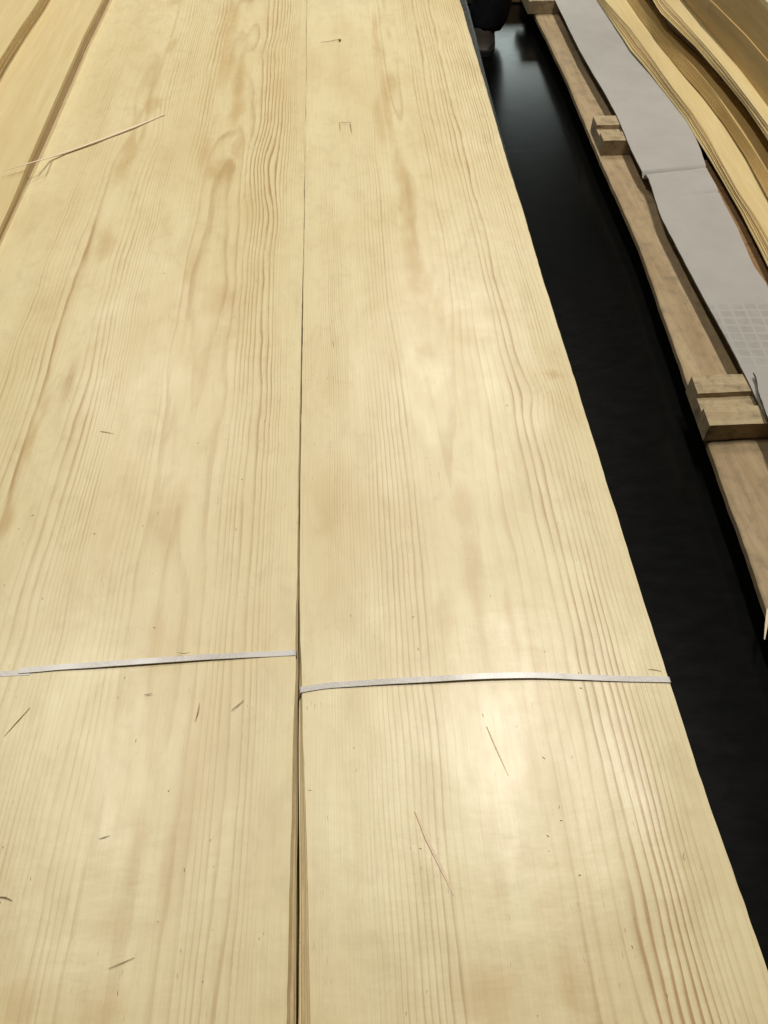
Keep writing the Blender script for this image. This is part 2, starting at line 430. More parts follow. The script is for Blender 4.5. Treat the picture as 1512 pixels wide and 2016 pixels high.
gap_r = edge([(604, 0), (602.5, 200), (599, 450), (595, 700), (592.5, 900), (590.5, 1100), (592, 1290), (597, 1440), (605, 1731), (611, 2016)], HT)
gap_l = edge([(603.5, 0), (602, 200), (597.5, 450), (592.5, 700), (588.5, 900), (585, 1100), (582, 1290), (577, 1450), (574, 1618), (569, 1801), (564.6, 2016)], HT)
right_e = edge([(905, 0), (935, 100), (1000, 322), (1034, 430), (1066, 540), (1100, 650), (1135, 760), (1206, 987), (1317, 1340), (1398, 1590), (1509, 1905)], HT)
wob = lambda s, a=0.0005: (lambda y: a * vnoise(np.asarray(y) / 0.05, 3.3 + 0 * np.asarray(y), s) + a * .6 * vnoise(np.asarray(y) / 0.012, 7.3 + 0 * np.asarray(y), s + 1))
w1, w2, w3 = wob(41), wob(43), wob(45)
bundle_right = make_bundle('pale pine veneer bundle along the dark aisle with dense straight grain beside the seam',
    lambda y: gap_r(y)[0] + w1(y), lambda y: right_e(y)[0] + w2(y), field_right, M['veneer_b'], 51, surf_wave(60), [1.5, 2.9, 3.4, 5.9, 6.1, 7.6, 8.6, 8.9, 9.2], [-1, -1.5, -2, -3, -4, -5], 'pine veneer bundles on the wrapped pile')
bundle_left = make_bundle('wide pine veneer bundle left of the seam with bold grain lines and a long splinter',
    lambda y: -0.494 + 0 * np.asarray(y), lambda y: gap_l(y)[0] + w3(y), field_left, M['veneer_a'], 52, surf_wave(70), [0.0], [-.6, -.4, -.3, 3.6, 3.8, 4.2, 4.6], 'pine veneer bundles on the wrapped pile')

# ------------------------------------------------------------------ higher bundles at the left edge
def pile_bundle(label, group, lo, hi, width, n, side, mats, ys, jit, seed, cols=5, wave=None, topmat=None):
    """n sheets between the edge curves lo (bottom) and hi (top); the bundle extends `width` away from that edge (side = +1 right, -1 left)"""
    ym = float(np.mean(ys))
    b = lo(ym)
    root = empty('veneer_bundle', (float(b[0]) + side * width / 2, ym, float(b[1])), label, 'veneer bundle', group)
    rs = np.random.RandomState(seed)
    for i in range(n):
        f0, f1 = i / n, (i + 1) / n
        xb, zb = lo(ys); xt, zt = hi(ys)
        d = rs.uniform(-jit, jit) if i < n - 1 else 0.0
        q = rs.uniform(0, 60)
        e = xb + (xt - xb) * f1 + d + jit * 0.6 * vnoise(ys / 0.35, q + 0 * ys, seed) + jit * 0.25 * vnoise(ys / 0.06, q + 9 + 0 * ys, seed)
        z1 = zb + (zt - zb) * f1
        th = float(np.mean((zt - zb))) / n * (0.96 if jit else 1.0)
        w = width * rs.uniform(.97, 1.03)
        xl = (lambda y, e=e: e) if side > 0 else (lambda y, e=e, w=w: e - w)
        xr = (lambda y, e=e, w=w: e + w) if side > 0 else (lambda y, e=e: e)
        mat = topmat if (i == n - 1 and topmat) else mats[rs.randint(len(mats))]
        sheet_between('veneer_sheet', xl, xr, lambda y, z=z1: z, ys, cols, th, mat, root, root.location, wave=wave)
    return root

ysl = np.linspace(YN, YF, 60)
e3b = lambda y: (-0.4795 + 0 * np.asarray(y), ztop - THK + 0 * np.asarray(y))
_e3 = edge([(201, 0, .580), (164, 71, .580), (130, 148, .580), (91, 238, .581), (53, 323, .583), (32, 376, .587), (0, 447, .588)], .58)
e3t = lambda y: (_e3(y)[0], _e3(y)[1])
pile_bundle('narrow strip of a raised veneer bundle between the two stepped edges at the far left', 'pine veneer bundles on the wrapped pile',
            e3b, e3t, 0.30, 8, -1, [M['edge_c']], ysl, 0.0003, 61, 10, surf_wave(80, .6), M['sheet_pale'])
_e4 = edge([(77, 0, .561), (40, 54, .561), (0, 116, .561)], .56)
e4b = lambda y: (_e4(y)[0] + 0.003, CZ - .579 + 0 * np.asarray(y))
pile_bundle('highest veneer bundle in the corner left of the raised strip', 'pine veneer bundles on the wrapped pile',
            e4b, lambda y: _e4(y), 0.35, 6, -1, [M['sheet_tan'], M['edge_a']], ysl, 0.0006, 62, 10, surf_wave(84, .6), M['sheet_pale'])

# the black-wrapped pile that carries them
bm = bmesh.new()
ysb = np.linspace(YN + .02, YF + .05, 50)
xr = np.interp(ysb, [0, 0.9, 1.1, 1.9, 2.5], [.252, .254, .274, .295, .303]) + 0.0015 * vnoise(ysb / 0.2, 0 * ysb, 90)
prof = []
for y, x in zip(ysb, xr):
    zt = ztop - THK - 0.001
    row = [(-1.15, y, 0.002), (-1.15, y, zt), (x - 0.006, y, zt), (x - 0.001, y, zt - 0.004), (x, y, zt - 0.012),
           (x - 0.010 - 0.006 * float(vnoise(y / .15, 2, 91)), y, zt - 0.30), (x - 0.012, y, 0.002)]
    prof.append([bm.verts.new(p) for p in row])
for a, b in zip(prof[:-1], prof[1:]):
    for j in range(len(a) - 1):
        bm.faces.new((a[j], b[j], b[j + 1], a[j + 1]))
bm.faces.new(prof[0]); bm.faces.new(list(reversed(prof[-1])))
bmesh.ops.recalc_face_normals(bm, faces=bm.faces[:])
me = bpy.data.meshes.new('wrapped_pile'); bm.to_mesh(me); bm.free()
pile = link('wrapped_pile', me, M['film'])
tag(pile, 'pile wrapped in black film under the pale veneer bundles along the aisle', 'pile')

# ------------------------------------------------------------------ straps round the two bundles
k = NT('woven_strap')
su, sv = k.attr('along'), k.attr('across')
cmb = k.n('ShaderNodeCombineXYZ'); k.set(cmb.inputs[0], su); k.set(cmb.inputs[1], sv)
br = k.n('ShaderNodeTexBrick'); k.t.links.new(cmb.outputs[0], br.inputs['Vector'])
br.inputs['Scale'].default_value = 1.0
br.inputs['Brick Width'].default_value = 0.0024; br.inputs['Row Height'].default_value = 0.00105
br.inputs['Mortar Size'].default_value = 0.00022; br.inputs['Mortar Smooth'].default_value = 0.5
br.inputs['Color1'].default_value = (0.72, 0.70, 0.68, 1); br.inputs['Color2'].default_value = (0.56, 0.54, 0.52, 1)
br.inputs['Mortar'].default_value = (0.40, 0.36, 0.31, 1)
smooth_part = k.ramp(k.noise(k.coord((14, 3, 3)), 1, 2), [(0.52, 0.0), (0.60, 0.8)])
M['strap'] = k.done(k.mix(smooth_part, br.outputs['Color'], (0.64, 0.62, 0.60)), 0.30, k.bump(br.outputs['Fac'], -0.4, 0.0004), 0.6)

def strap(pts, parent, wave, width=0.0052, label=None):
    """flat woven band along a run of points; (x, y, z)"""
    P = np.array(pts, float)
    d = np.concatenate([[0], np.cumsum(np.linalg.norm(P[1:] - P[:-1], axis=1))])
    vs, along, across, fs = [], [], [], []
    for i in range(len(P)):
        for th in (0.0, -0.0006):
            for j in range(4):
                t = j / 3 - .5
                vs.append(P[i] + np.array([0, t * width, th]) - np.array(parent.location))
                along.append(d[i]); across.append(t * width)
    for i in range(len(P) - 1):
        a, b = i * 8, (i + 1) * 8
        for j in range(3):
            fs.append((a + j, b + j, b + j + 1, a + j + 1)); fs.append((a + 4 + j + 1, b + 4 + j + 1, b + 4 + j, a + 4 + j))
        fs.append((a, a + 4, b + 4, b)); fs.append((a + 3, b + 3, b + 7, a + 7))
    me = mesh('strap', vs, fs)
    for nm, v in (('along', along), ('across', across)):
        q = me.attributes.new(nm, 'FLOAT', 'POINT'); q.data.foreach_set('value', np.array(v, np.float32))
    bm = bmesh.new(); bm.from_mesh(me); bmesh.ops.recalc_face_normals(bm, faces=bm.faces[:]); bm.to_mesh(me); bm.free()
    o = link('strap', me, M['strap'], parent, smooth=False)
    if label: o['label'] = label
    return o

def strap_path(px, wave, lift, bulge, n=70):
    ee = [at(u, v, HT) for u, v in px]
    xs = np.array([p.x for p in ee]); yy = np.array([p.y for p in ee])
    x = np.linspace(xs[0], xs[-1], n); y = np.interp(x, xs, yy)
    for _ in range(6): y[1:-1] = (y[:-2] + 2 * y[1:-1] + y[2:]) / 4
    s = np.linspace(0, 1, n)
    z = ztop + wave(x, y) + lift + bulge * np.sin(s * math.pi) ** 2
    return [(a, b, c) for a, b, c in zip(x, y, z)]
wl, wr = surf_wave(70), surf_wave(60)
pr = strap_path([(592, 1359), (640, 1350), (750, 1343), (900, 1336), (1000, 1331.5), (1060, 1331), (1140, 1334), (1220, 1337), (1317, 1339)], wr, 0.0010, 0.0016)
x0, y0, z0 = pr[0]; x1, y1, z1 = pr[-1]
pr = [(x0 - .0018, y0 - .0030, z0 - .033), (x0 - .0018, y0 - .0026, z0 - .010), (x0 - .0014, y0 - .0018, z0 - .003), (x0 - .0006, y0 - .0008, z0 - .0008)] + pr + \
     [(x1 + .0008, y1, z1 - .0006), (x1 + .0012, y1, z1 - .003), (x1 + .0012, y1, z1 - .033)]
strap(pr, bundle_right, wr, label='white woven strap over the bundle beside the aisle')
pl = strap_path([(38, 1322), (120, 1314), (300, 1302), (420, 1293.5), (500, 1289), (580, 1285.5)], wl, 0.0012, 0.0012)
x1, y1, z1 = pl[-1]
pl = pl + [(x1 + .0012, y1, z1 - .0006), (x1 + .0016, y1, z1 - .003), (x1 + .0016, y1 - .001, z1 - .030)]
strap(pl, bundle_left, wl, label='white woven strap over the wide bundle')
p2 = strap_path([(-220, 1336), (-60, 1331), (0, 1328), (60, 1324)], wl, 0.0004, 0.0, 30)
strap(p2, bundle_left, wl, width=0.0050, label='lower strap end tucked under the other at the left')

# ------------------------------------------------------------------ splinters and scraps on the veneer
def splinter(name, px, widths, mat, label, group, lift=0.0015, H=HT, thick=0.28, cat='splinter'):
    pts = [at(p[0], p[1], p[2] if len(p) > 2 else H) for p in px]
    base = pts[0].copy()
    vs, fs = [], []
    for i, p in enumerate(pts):
        a = pts[max(i - 1, 0)]; b = pts[min(i + 1, len(pts) - 1)]
        t = (b - a); t.z = 0; t.normalize(); s = Vector((-t.y, t.x, 0)) * widths[i] * (0.5 if mat is M['splinter'] else 0.32)
        l = (lift[i] if isinstance(lift, (list, tuple)) else lift)
        h = widths[i] * thick
        c = p - base
        vs += [c + s + Vector((0, 0, l)), c - s + Vector((0, 0, l)), c - s * .85 + Vector((0, 0, l + h)), c + s * .85 + Vector((0, 0, l + h))]
    for i in range(len(pts) - 1):
        a, b = 4 * i, 4 * i + 4
        for j in range(4):
            fs.append((a + j, a + (j + 1) % 4, b + (j + 1) % 4, b + j))
    fs.append((3, 2, 1, 0)); e = 4 * (len(pts) - 1); fs.append((e, e + 1, e + 2, e + 3))
    me = mesh(name, vs, fs)
    bm = bmesh.new(); bm.from_mesh(me); bmesh.ops.recalc_face_normals(bm, faces=bm.faces[:]); bm.to_mesh(me); bm.free()
    o = link(name, me, mat)
    o.location = base
    tag(o, label, cat, group)
    return o
GS = 'loose splinters on the veneer'
splinter('splinter', [(4, 338, .5775), (40, 328, .577), (76, 318, .580), (100, 311, .5955), (130, 302, .5985), (200, 277, .599), (265, 252, .599), (326, 226, .5995)],
         [.0010, .0022, .0032, .0038, .0044, .0054, .0056, .0016], M['splinter'],
         'longest pale splinter lying across the stepped edge at the upper left', GS, lift=.0008)
splinter('splinter', [(817, 1597), (840, 1652), (868, 1708), (893, 1763)], [.0010, .0024, .0026, .0010], M['splinter'],
         'long fine splinter in the lower half of the bundle beside the aisle', GS, .0003)
splinter('splinter', [(958, 1430), (975, 1470), (1001, 1528)], [.0007, .0011, .0007], M['splinter'],
         'hair-thin splinter just below the strap beside the aisle', GS, .0005)
splinter('splinter', [(9, 1450), (32, 1424), (60, 1393)], [.0004, .0010, .0005], M['splinter_dark'],
         'slanted dark splinter at the left edge below the strap', GS, .0005)
splinter('splinter', [(456, 1399), (467, 1390), (480, 1379)], [.0006, .0010, .0006], M['splinter_dark'],
         'short slanted dark splinter below the right end of the wide bundle strap', GS, .0005)
splinter('splinter', [(384, 1421), (389, 1405), (393, 1384)], [.0004, .0012, .0005], M['splinter_dark'],
         'upright dark sliver standing along the grain below the wide bundle strap', GS, .0004)
splinter('splinter', [(350, 1287), (363, 1289), (375, 1287)], [.0006, .0010, .0006], M['splinter_dark'],
         'dark scrap caught on top of the wide bundle strap', GS, .0020)
splinter('splinter', [(214, 1907), (240, 1896), (265, 1885)], [.0004, .0008, .0004], M['splinter_dark'],
         'faint slanted splinter near the bottom of the wide bundle', GS, .0005)
splinter('splinter', [(195, 1652), (205, 1649), (216, 1645)], [.0004, .0008, .0004], M['splinter_dark'],
         'tiny dark splinter halfway between strap and bottom on the wide bundle', GS, .0005)
splinter('splinter', [(-3, 1766), (12, 1767), (24, 1773)], [.0008, .0014, .0005], M['splinter_dark'],
         'dark splinter cut by the left frame edge low down', GS, .0005)
splinter('splinter', [(198, 850), (207, 851), (224, 854)], [.0006, .0009, .0004], M['splinter_dark'],
         'small level dark splinter in the middle of the wide bundle', GS, .0005)
splinter('splinter', [(1276, 1318), (1288, 1319), (1302, 1322)], [.0004, .0007, .0004], M['splinter_dark'],
         'hair-thin dark splinter just above the strap at the aisle edge', GS, .0005)
splinter('splinter', [(284, 1368), (292, 1367), (300, 1366)], [.0005, .0009, .0005], M['splinter_dark'],
         'tiny level splinter below the middle of the wide bundle strap', GS, .0005)
splinter('splinter', [(655, 672), (657, 683)], [.0007, .0007], M['splinter_dark'], 'tiny upright dark speck near the top sheet seam', GS, .0005)
pin = splinter('headed_pin', [(632, 85), (648, 83), (668, 79)], [.0010, .0013, .0013], M['splinter_dark'],
               'thin dark pin with a round head lying near the far end beside the seam', None, .0015, cat='pin')
bm = bmesh.new(); bmesh.ops.create_uvsphere(bm, u_segments=10, v_segments=6, radius=.0026)
me = bpy.data.meshes.new('pin_head'); bm.to_mesh(me); bm.free()
ph_ = link('pin_head', me, M['splinter_dark'], pin, True); ph_.location = at(669, 79, HT - .0025) - pin.location
# torn scrap bent like a staple
scr = splinter('wood_scrap', [(670, 257), (668, 243), (680, 243.5), (689, 242), (692, 262)], [.0007, .0012, .0016, .0014, .0008], M['splinter_dark'],
               'torn scrap bent like a staple lying beside the seam below the pin', None, .0014, cat='scrap')

# fine wood dust and hair-thin chips: uncountable
rs = np.random.RandomState(5)
vs, fs = [], []
for i in range(100):
    u, v = rs.uniform(0, 1400), rs.uniform(500, 2010)
    p = at(u, v, HT)
    if not (-0.47 < p.x < 0.25) or abs(p.x + .059) < .006: continue
    L, W = rs.uniform(.0006, .0028), rs.uniform(.00014, .00030)
    a = rs.uniform(0, math.pi)
    if rs.rand() < .5: a = math.pi / 2 + rs.normal() * .25
    dx, dy = math.cos(a) * L / 2, math.sin(a) * L / 2
    nx, ny = -math.sin(a) * W / 2, math.cos(a) * W / 2
    wz = float((wl if p.x < -.059 else wr)(p.x, p.y))
    z = p.z + wz + .0003
    b = len(vs)
    for zz in (z, z + .0003):
        vs += [(p.x - dx - nx, p.y - dy - ny, zz), (p.x + dx - nx, p.y + dy - ny, zz), (p.x + dx + nx, p.y + dy + ny, zz), (p.x - dx + nx, p.y - dy + ny, zz)]
    fs += [(b + 4, b + 5, b + 6, b + 7), (b, b + 1, b + 5, b + 4), (b + 1, b + 2, b + 6, b + 5), (b + 2, b + 3, b + 7, b + 6), (b + 3, b, b + 4, b + 7)]
dust = link('wood_dust', mesh('wood_dust', vs, fs), M['splinter_dark'])
tag(dust, 'scattered hair-thin chips and dust on the pale veneer', 'dust', kind='stuff')

# ------------------------------------------------------------------ pallet across the aisle
HB = 1.20                       # bearer tops
HBD = 1.25                      # top of the bottom board
def poly_board(name, left, width, H, thick, mat, parent, org, y0, y1, n, ragged, cols=7):
    ys = np.linspace(y0, y1, n)
    xl = left(ys)[0] + ragged * vnoise(ys / 0.09, 0 * ys + .5, 101) + ragged * .6 * vnoise(ys / 0.025, 0 * ys + .5, 102)
    t = np.array([0, .015, .05, .3, .6, .95, 1.0])
    X = xl[:, None] + width * t[None, :]
    Y = np.repeat(ys[:, None], 7, 1)
    Z = CZ - H + 0 * X
    Z[:, 0] -= .006; Z[:, 1] -= .002
    Z += 0.0012 * vnoise(X / .08, Y / .2, 103)
    V, fs = slab(X, Y, Z, thick, org)
    o = link(name, mesh(name, V, fs), mat, parent)
    nt = 2 * (n - 1) * (cols - 1)
    for i, p in enumerate(o.data.polygons): p.use_smooth = i < nt
    return o
pallet = empty('timber_pallet', (1.5, 2.4, 0.0), 'rough timber pallet of grooved bearers on a waney board across the dark aisle', 'pallet')
bl = edge([(1055, 30), (1115, 152), (1185, 318), (1256, 472), (1300, 598), (1350, 738), (1395, 868), (1425, 952), (1466, 1068), (1506, 1182), (1600, 1440)], HBD)
poly_board('bottom_board', bl, 0.22, HBD, 0.014, M['board'], pallet, pallet.location, 0.35, 4.3, 260, 0.0016)
poly_board('bottom_board', lambda y: (bl(y)[0] + 0.40, 0), 0.36, HBD + .003, 0.014, M['board'], pallet, pallet.location, 0.35, 4.3, 120, 0.002)
def bearer(cbl, cfl, cfb, cbb, g0, g1, name='bearer'):
    """cross bearer with a groove along its top; corners of its left end in the photo"""
    a = at(*cbl, HB); b = at(*cfl, HB)                  # back-left and front-left top corners
    hz = HB + 0.05
    zt, zb = CZ - HB, CZ - HBD + 0.0015
    length = 1.5
    dirx = Vector((1, 0.0, 0))
    L = lambda f: a + (b - a) * f                      # 0 = back, 1 = front
    prof = [(0.0, zb), (0.0, zt), (g0, zt), (g0 + .01, zt - .013), (g1 - .01, zt - .013), (g1, zt), (1.0, zt), (1.0, zb)]
    bm = bmesh.new()
    rows = []
    for k_, xo in enumerate([0.0, 0.003, .04, .08, .12, .2, .5, 1.0, length]):
        r = []
        for j, (f, z) in enumerate(prof):
            p = L(f)
            xx = xo
            dz = 0.0012 * float(vnoise(xo / .03, f * 9 + p.y * 7, 111)) if 0 < k_ and z > zb else 0
            dy = 0.0015 * float(vnoise(xo / .04, j + p.y * 5, 112)) if 0 < k_ else 0
            if k_ == 0 and z == zt: dz -= 0.0018
            under = 0.004 if (z == zb) else 0.0
            r.append(bm.verts.new((p.x + xx - under * 0 - pallet.location.x, p.y + dy - pallet.location.y, z + dz - pallet.location.z)))
        rows.append(r)
    for r, s in zip(rows[:-1], rows[1:]):
        for j in range(len(prof)):
            bm.faces.new((r[j], r[(j + 1) % len(prof)], s[(j + 1) % len(prof)], s[j]))
    # ends (concave profile: three quads plus strip)
    for r in (rows[0], rows[-1]):
        bm.faces.new((r[0], r[1], r[2], r[3])); bm.faces.new((r[0], r[3], r[4], r[7])); bm.faces.new((r[7], r[4], r[5], r[6]))
    bmesh.ops.recalc_face_normals(bm, faces=bm.faces[:])
    me = bpy.data.meshes.new(name); bm.to_mesh(me); bm.free()
    return link(name, me, M['bearer'], pallet)
for yb in (1.29, 2.53, 3.84):
    link('spacer_block', box_mesh('spacer_block', 1.02 - pallet.location.x, 1.13 - pallet.location.x, yb - .06 - pallet.location.y, yb + .06 - pallet.location.y, 0.002, CZ - HBD - .0155, .003), M['bearer'], pallet)
bearer((1362, 740), (1398, 837), None, None, .37, .66)
bearer((1168, 228), (1189, 277), None, None, .38, .67)
bearer((1026, -32), (1042, 2), None, None, .38, .67)
# splinter hanging off the board at the frame edge
splinter('splinter', [(1505, 1259), (1508, 1235), (1512, 1200)], [.002, .005, .006], M['splinter'],
         'pale splinter sticking out of the pallet board at the right frame edge', 'splinters of the pallet board', .0, HBD + .004)
splinter('splinter', [(1149, 224), (1153, 221), (1160, 219)], [.002, .005, .006], M['splinter'],
         'small pale splinter at the board edge beside the far grooved bearer', 'splinters of the pallet board', .0, HBD + .003)
# far timber across the aisle end
tb = at(905, 9, CZ)
beam = link('timber_beam', box_mesh('timber_beam', -0.75, 0.95, 0, 0.14, 0.003, 0.11, 0.004), M['beam'])
beam.location = (0.72, tb.y, 0)
tag(beam, 'brown timber beam lying on the floor behind the person at the end of the aisle', 'beam')

# ------------------------------------------------------------------ grey cardboard on the bearers
k = NT('grey_cardboard')
cn = k.noise(k.coord((8, 8, 8)), 1, 5, 0.6)
cf = k.noise(k.coord((90, 900, 90)), 1, 3, 0.6)
ccol = k.ramp(cn, [(0.3, (0.35, 0.335, 0.315)), (0.7, (0.395, 0.38, 0.36))])
ccol = k.mix(k.math('MULTIPLY', k.ramp(cf, [(0.45, 0.0), (0.8, 1.0)]), 0.18), ccol, (0.36, 0.33, 0.30))
gb = k.n('ShaderNodeTexBrick'); k.t.links.new(k.coord((1, 1, 1), rot=(0, 0, 0.06)), gb.inputs['Vector'])
gb.offset = 0.0
gb.inputs['Scale'].default_value = 1.0; gb.inputs['Brick Width'].default_value = 0.034; gb.inputs['Row Height'].default_value = 0.030
gb.inputs['Mortar Size'].default_value = 0.0042; gb.inputs['Mortar Smooth'].default_value = 0.6
gb.inputs['Color1'].default_value = (1, 1, 1, 1); gb.inputs['Color2'].default_value = (0.8, 0.8, 0.8, 1); gb.inputs['Mortar'].default_value = (0, 0, 0, 1)
gmask = k.attr('imprint')
gn = k.noise(k.coord((40, 40, 40)), 1, 3)
gm = k.math('MULTIPLY', k.math('MULTIPLY', gb.outputs['Color'], gmask), k.ramp(gn, [(0.3, 0.35), (0.65, 0.95)]))
ccol = k.mix(gm, ccol, (0.30, 0.285, 0.265))
M['card'] = k.done(ccol, 0.75, k.bump(cf, 0.25, 0.0008, k.bump(cn, 0.3, 0.004)), 0.3)
k = NT('cardboard_core'); M['core'] = k.done(k.ramp(k.noise(k.coord((30, 200, 30)), 1, 3), [(0.35, (0.06, 0.06, 0.04)), (0.65, (0.20, 0.18, 0.13))]), 0.9)

HC = HB - 0.0065
cl = edge([(1086, -15), (1093, 0), (1116, 46), (1140, 95), (1164, 137), (1190, 180), (1212, 222), (1226, 255), (1241, 292), (1262, 331), (1275, 345), (1300, 420),
           (1348, 512), (1395, 601), (1433, 672), (1470, 745), (1512, 830), (1600, 1005)], HC)
A_bot = edge([(1162, -20), (1175, 0), (1206, 46), (1239.5, 100), (1281, 146), (1300, 171), (1331, 210), (1350, 235), (1371, 271), (1404, 325), (1433, 375), (1458, 419), (1512, 528), (1600, 700)], HB - .008)
cr_px = edge([(1340, 205), (1367, 262), (1380, 292), (1392, 325), (1397, 340), (1412, 366), (1428, 400), (1456, 451), (1488, 525), (1512, 560), (1620, 790)], HC)
yc = at(1330, 333, HC).y
rowsy = np.unique(np.concatenate([np.linspace(0.5, 4.3, 210), [yc - .02, yc - .008, yc - .003, yc + .003, yc + .010, yc + .02], [yc - .155, yc - .147, yc - .14]]))
ycov = at(1364, 258, HC).y
L = cl(rowsy)[0] + 0.0006 * vnoise(rowsy / .03, 0 * rowsy, 121)
Rv = cr_px(rowsy)[0]
Rf = A_bot(rowsy)[0] + 0.05
wgt = np.clip((rowsy - ycov) / .12, 0, 1)
Rr = Rv * (1 - wgt) + Rf * wgt + 0.0006 * vnoise(rowsy / .03, 3 + 0 * rowsy, 122)
t = np.linspace(0, 1, 14)
X = L[:, None] + (Rr - L)[:, None] * t[None, :]
Y = np.repeat(rowsy[:, None], 14, 1) + (t[None, :] - .5) * 0.03
sag = -0.004 * np.sin((rowsy - 1.27) / 1.3 * math.pi) ** 2
Z = (CZ - HC) + sag[:, None] + 0.0012 * vnoise(X / .1, Y / .12, 123)
cr = np.exp(-((rowsy - yc) / .006) ** 2)[:, None] * (0.018 - 0.013 * t[None, :]) + np.exp(-((rowsy - (yc - .147)) / .006) ** 2)[:, None] * 0.004 * np.clip(t[None, :] * 1.6 - .5, 0, 1)
Z -= cr
Z += np.exp(-((rowsy - yc + .012) / .008) ** 2)[:, None] * 0.003 * (1 - t[None, :])
card = empty('cardboard_strip', (1.1, 2.2, CZ - HC), 'long pale grey cardboard strip lying on the grooved bearers with a torn cross crease', 'cardboard')
V, fs = slab(X, Y, Z, 0.0045, card.location)
me = mesh('cardboard_sheet', V, fs)
co = link('cardboard_sheet', me, M['card'], card)
me.materials.append(M['core'])
ntop = 2 * (len(rowsy) - 1) * 13
for i, p in enumerate(me.polygons):
    if i >= ntop: p.material_index = 1
    else: p.use_smooth = True
g0 = at(1440, 650, HC)
pxm = np.zeros(X.size)
i0, i1 = at(1430, 735, HC).y, at(1430, 588, HC).y
mk = np.clip((Y - i0) / .05, 0, 1) * np.clip((i1 - Y) / .04, 0, 1)
pxm = mk.ravel()
at_ = me.attributes.new('imprint', 'FLOAT', 'POINT'); at_.data.foreach_set('value', np.ascontiguousarray(pxm[slab.src].astype(np.float32)))

poly_board('gap_filler', lambda y: (cr_px(y)[0] - 0.03, 0), 0.14, 1.222, 0.012, M['beam'], pallet, pallet.location, 0.9, 2.35, 80, 0.001)  # added plank that turns the black gap beside the cardboard dark brown
# second, torn cardboard piece lapped over it at the frame edge
c2 = edge([(1482, 735), (1488, 752), (1497, 790), (1512, 826), (1570, 960)], HC - .010)
ys2 = np.linspace(at(1570, 960, HC).y, at(1484, 742, HC).y, 50)
L2 = c2(ys2)[0] + .002 * vnoise(ys2 / .02, 0 * ys2, 131)
t = np.linspace(0, 1, 10)
X = L2[:, None] + 0.20 * t[None, :]
Y = np.repeat(ys2[:, None], 10, 1) + 0.012 * t[None, :] + .004 * vnoise(X / .02, 0 * X, 132) * (np.arange(50)[:, None] > 46)
Z = CZ - HC + .010 + .006 * np.exp(-t[None, :] / .12) * np.linspace(0.3, 1, 50)[:, None] + .0015 * vnoise(X / .05, Y / .06, 133)
V, fs = slab(X, Y, Z, 0.005, (1.2, 1.2, CZ - HC))
me = mesh('cardboard_flap', V, fs)
o = link('cardboard_flap', me, M['card']); me.materials.append(M['core'])
for i, p in enumerate(me.polygons):
    if i >= 2 * 49 * 9: p.material_index = 1
    else: p.use_smooth = True
o.location = (1.2, 1.2, CZ - HC)
tag(o, 'torn grey cardboard piece with a curled edge lapped over the strip by the near bearer', 'cardboard')

# ------------------------------------------------------------------ wavy veneer bundles on the cardboard
ysr = np.linspace(0.7, 4.35, 120)
GR = 'wavy veneer bundles on the pallet'
A_top = edge([(1180, -15, 1.160), (1191, 0, 1.160), (1239.5, 54, 1.160), (1290, 123, 1.160), (1327, 176, 1.161), (1360, 217, 1.163), (1390, 262, 1.164), (1425, 325, 1.166), (1452, 373, 1.167), (1483, 420, 1.166), (1540, 520, 1.166), (1620, 670, 1.166)], 1.163)
pile_bundle('lowest wavy veneer bundle lying right on the grey cardboard with striped layered edge', GR,
            A_bot, A_top, 0.5, 14, 1, [M['edge_a'], M['edge_b'], M['sheet_pale'], M['sheet_tan']], ysr, 0.0014, 71, 6, surf_wave(90, .8), M['sheet_pale'])
B_bot = edge([(1262, 40), (1300, 92), (1350, 154), (1383, 190), (1425, 244), (1467, 308), (1508, 385), (1600, 560)], 1.158)
B_top = edge([(1252, 0, 1.125), (1300, 60, 1.122), (1362, 129, 1.118), (1408, 181, 1.116), (1437, 225, 1.118), (1475, 282, 1.122), (1512, 342, 1.126), (1600, 490, 1.13)], 1.12)
pile_bundle('tan veneer bundle stepped back on the lowest bundle', GR,
            B_bot, B_top, 0.45, 9, 1, [M['sheet_tan']], ysr, 0.0005, 72, 6, surf_wave(92, .8), M['sheet_shaded'])  # top coloured darker for the shade under the overhang
C_bot = edge([(1284, 0), (1300, 27), (1369, 92), (1425, 158), (1467, 210), (1512, 277), (1600, 410)], 1.066)
C_top = edge([(1308, 0, 1.043), (1369, 67, 1.042), (1405, 108, 1.041), (1442, 154, 1.040), (1512, 246, 1.042), (1600, 365, 1.042)], 1.042)
# filler in the recess under bundle C, its shade put into dark colours
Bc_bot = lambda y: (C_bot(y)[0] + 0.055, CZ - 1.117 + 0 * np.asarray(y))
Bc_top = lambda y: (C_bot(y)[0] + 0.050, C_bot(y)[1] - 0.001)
pile_bundle('added filler bundle coloured dark for the shade under the overhanging one', GR, Bc_bot, Bc_top, 0.35, 4, 1, [M['sheet_shaded'], M['edge_b']], ysr, 0.001, 73, 3)
pile_bundle('overhanging veneer bundle with a bright frayed crest edge', GR,
            C_bot, C_top, 0.42, 9, 1, [M['sheet_tan'], M['sheet_pale'], M['edge_a']], ysr, 0.0014, 74, 6, surf_wave(94, .8), M['sheet_pale'])
D_bot = edge([(1346, 0), (1425, 94), (1512, 210), (1600, 330)], 1.041)
D_top = edge([(1397, 0, .955), (1404, 6, .955), (1467, 69, .952), (1512, 121, .952), (1600, 225, .952)], .952)
pile_bundle('thick veneer bundle with smooth side coloured in brown shade above the bright crest', GR,
            D_bot, D_top, 0.40, 8, 1, [M['sheet_shaded']], ysr, 0.0, 75, 4, None, M['sheet_shaded'])
E_bot = lambda y: (D_top(y)[0] + 0.004, D_top(y)[1] + 0.0005)
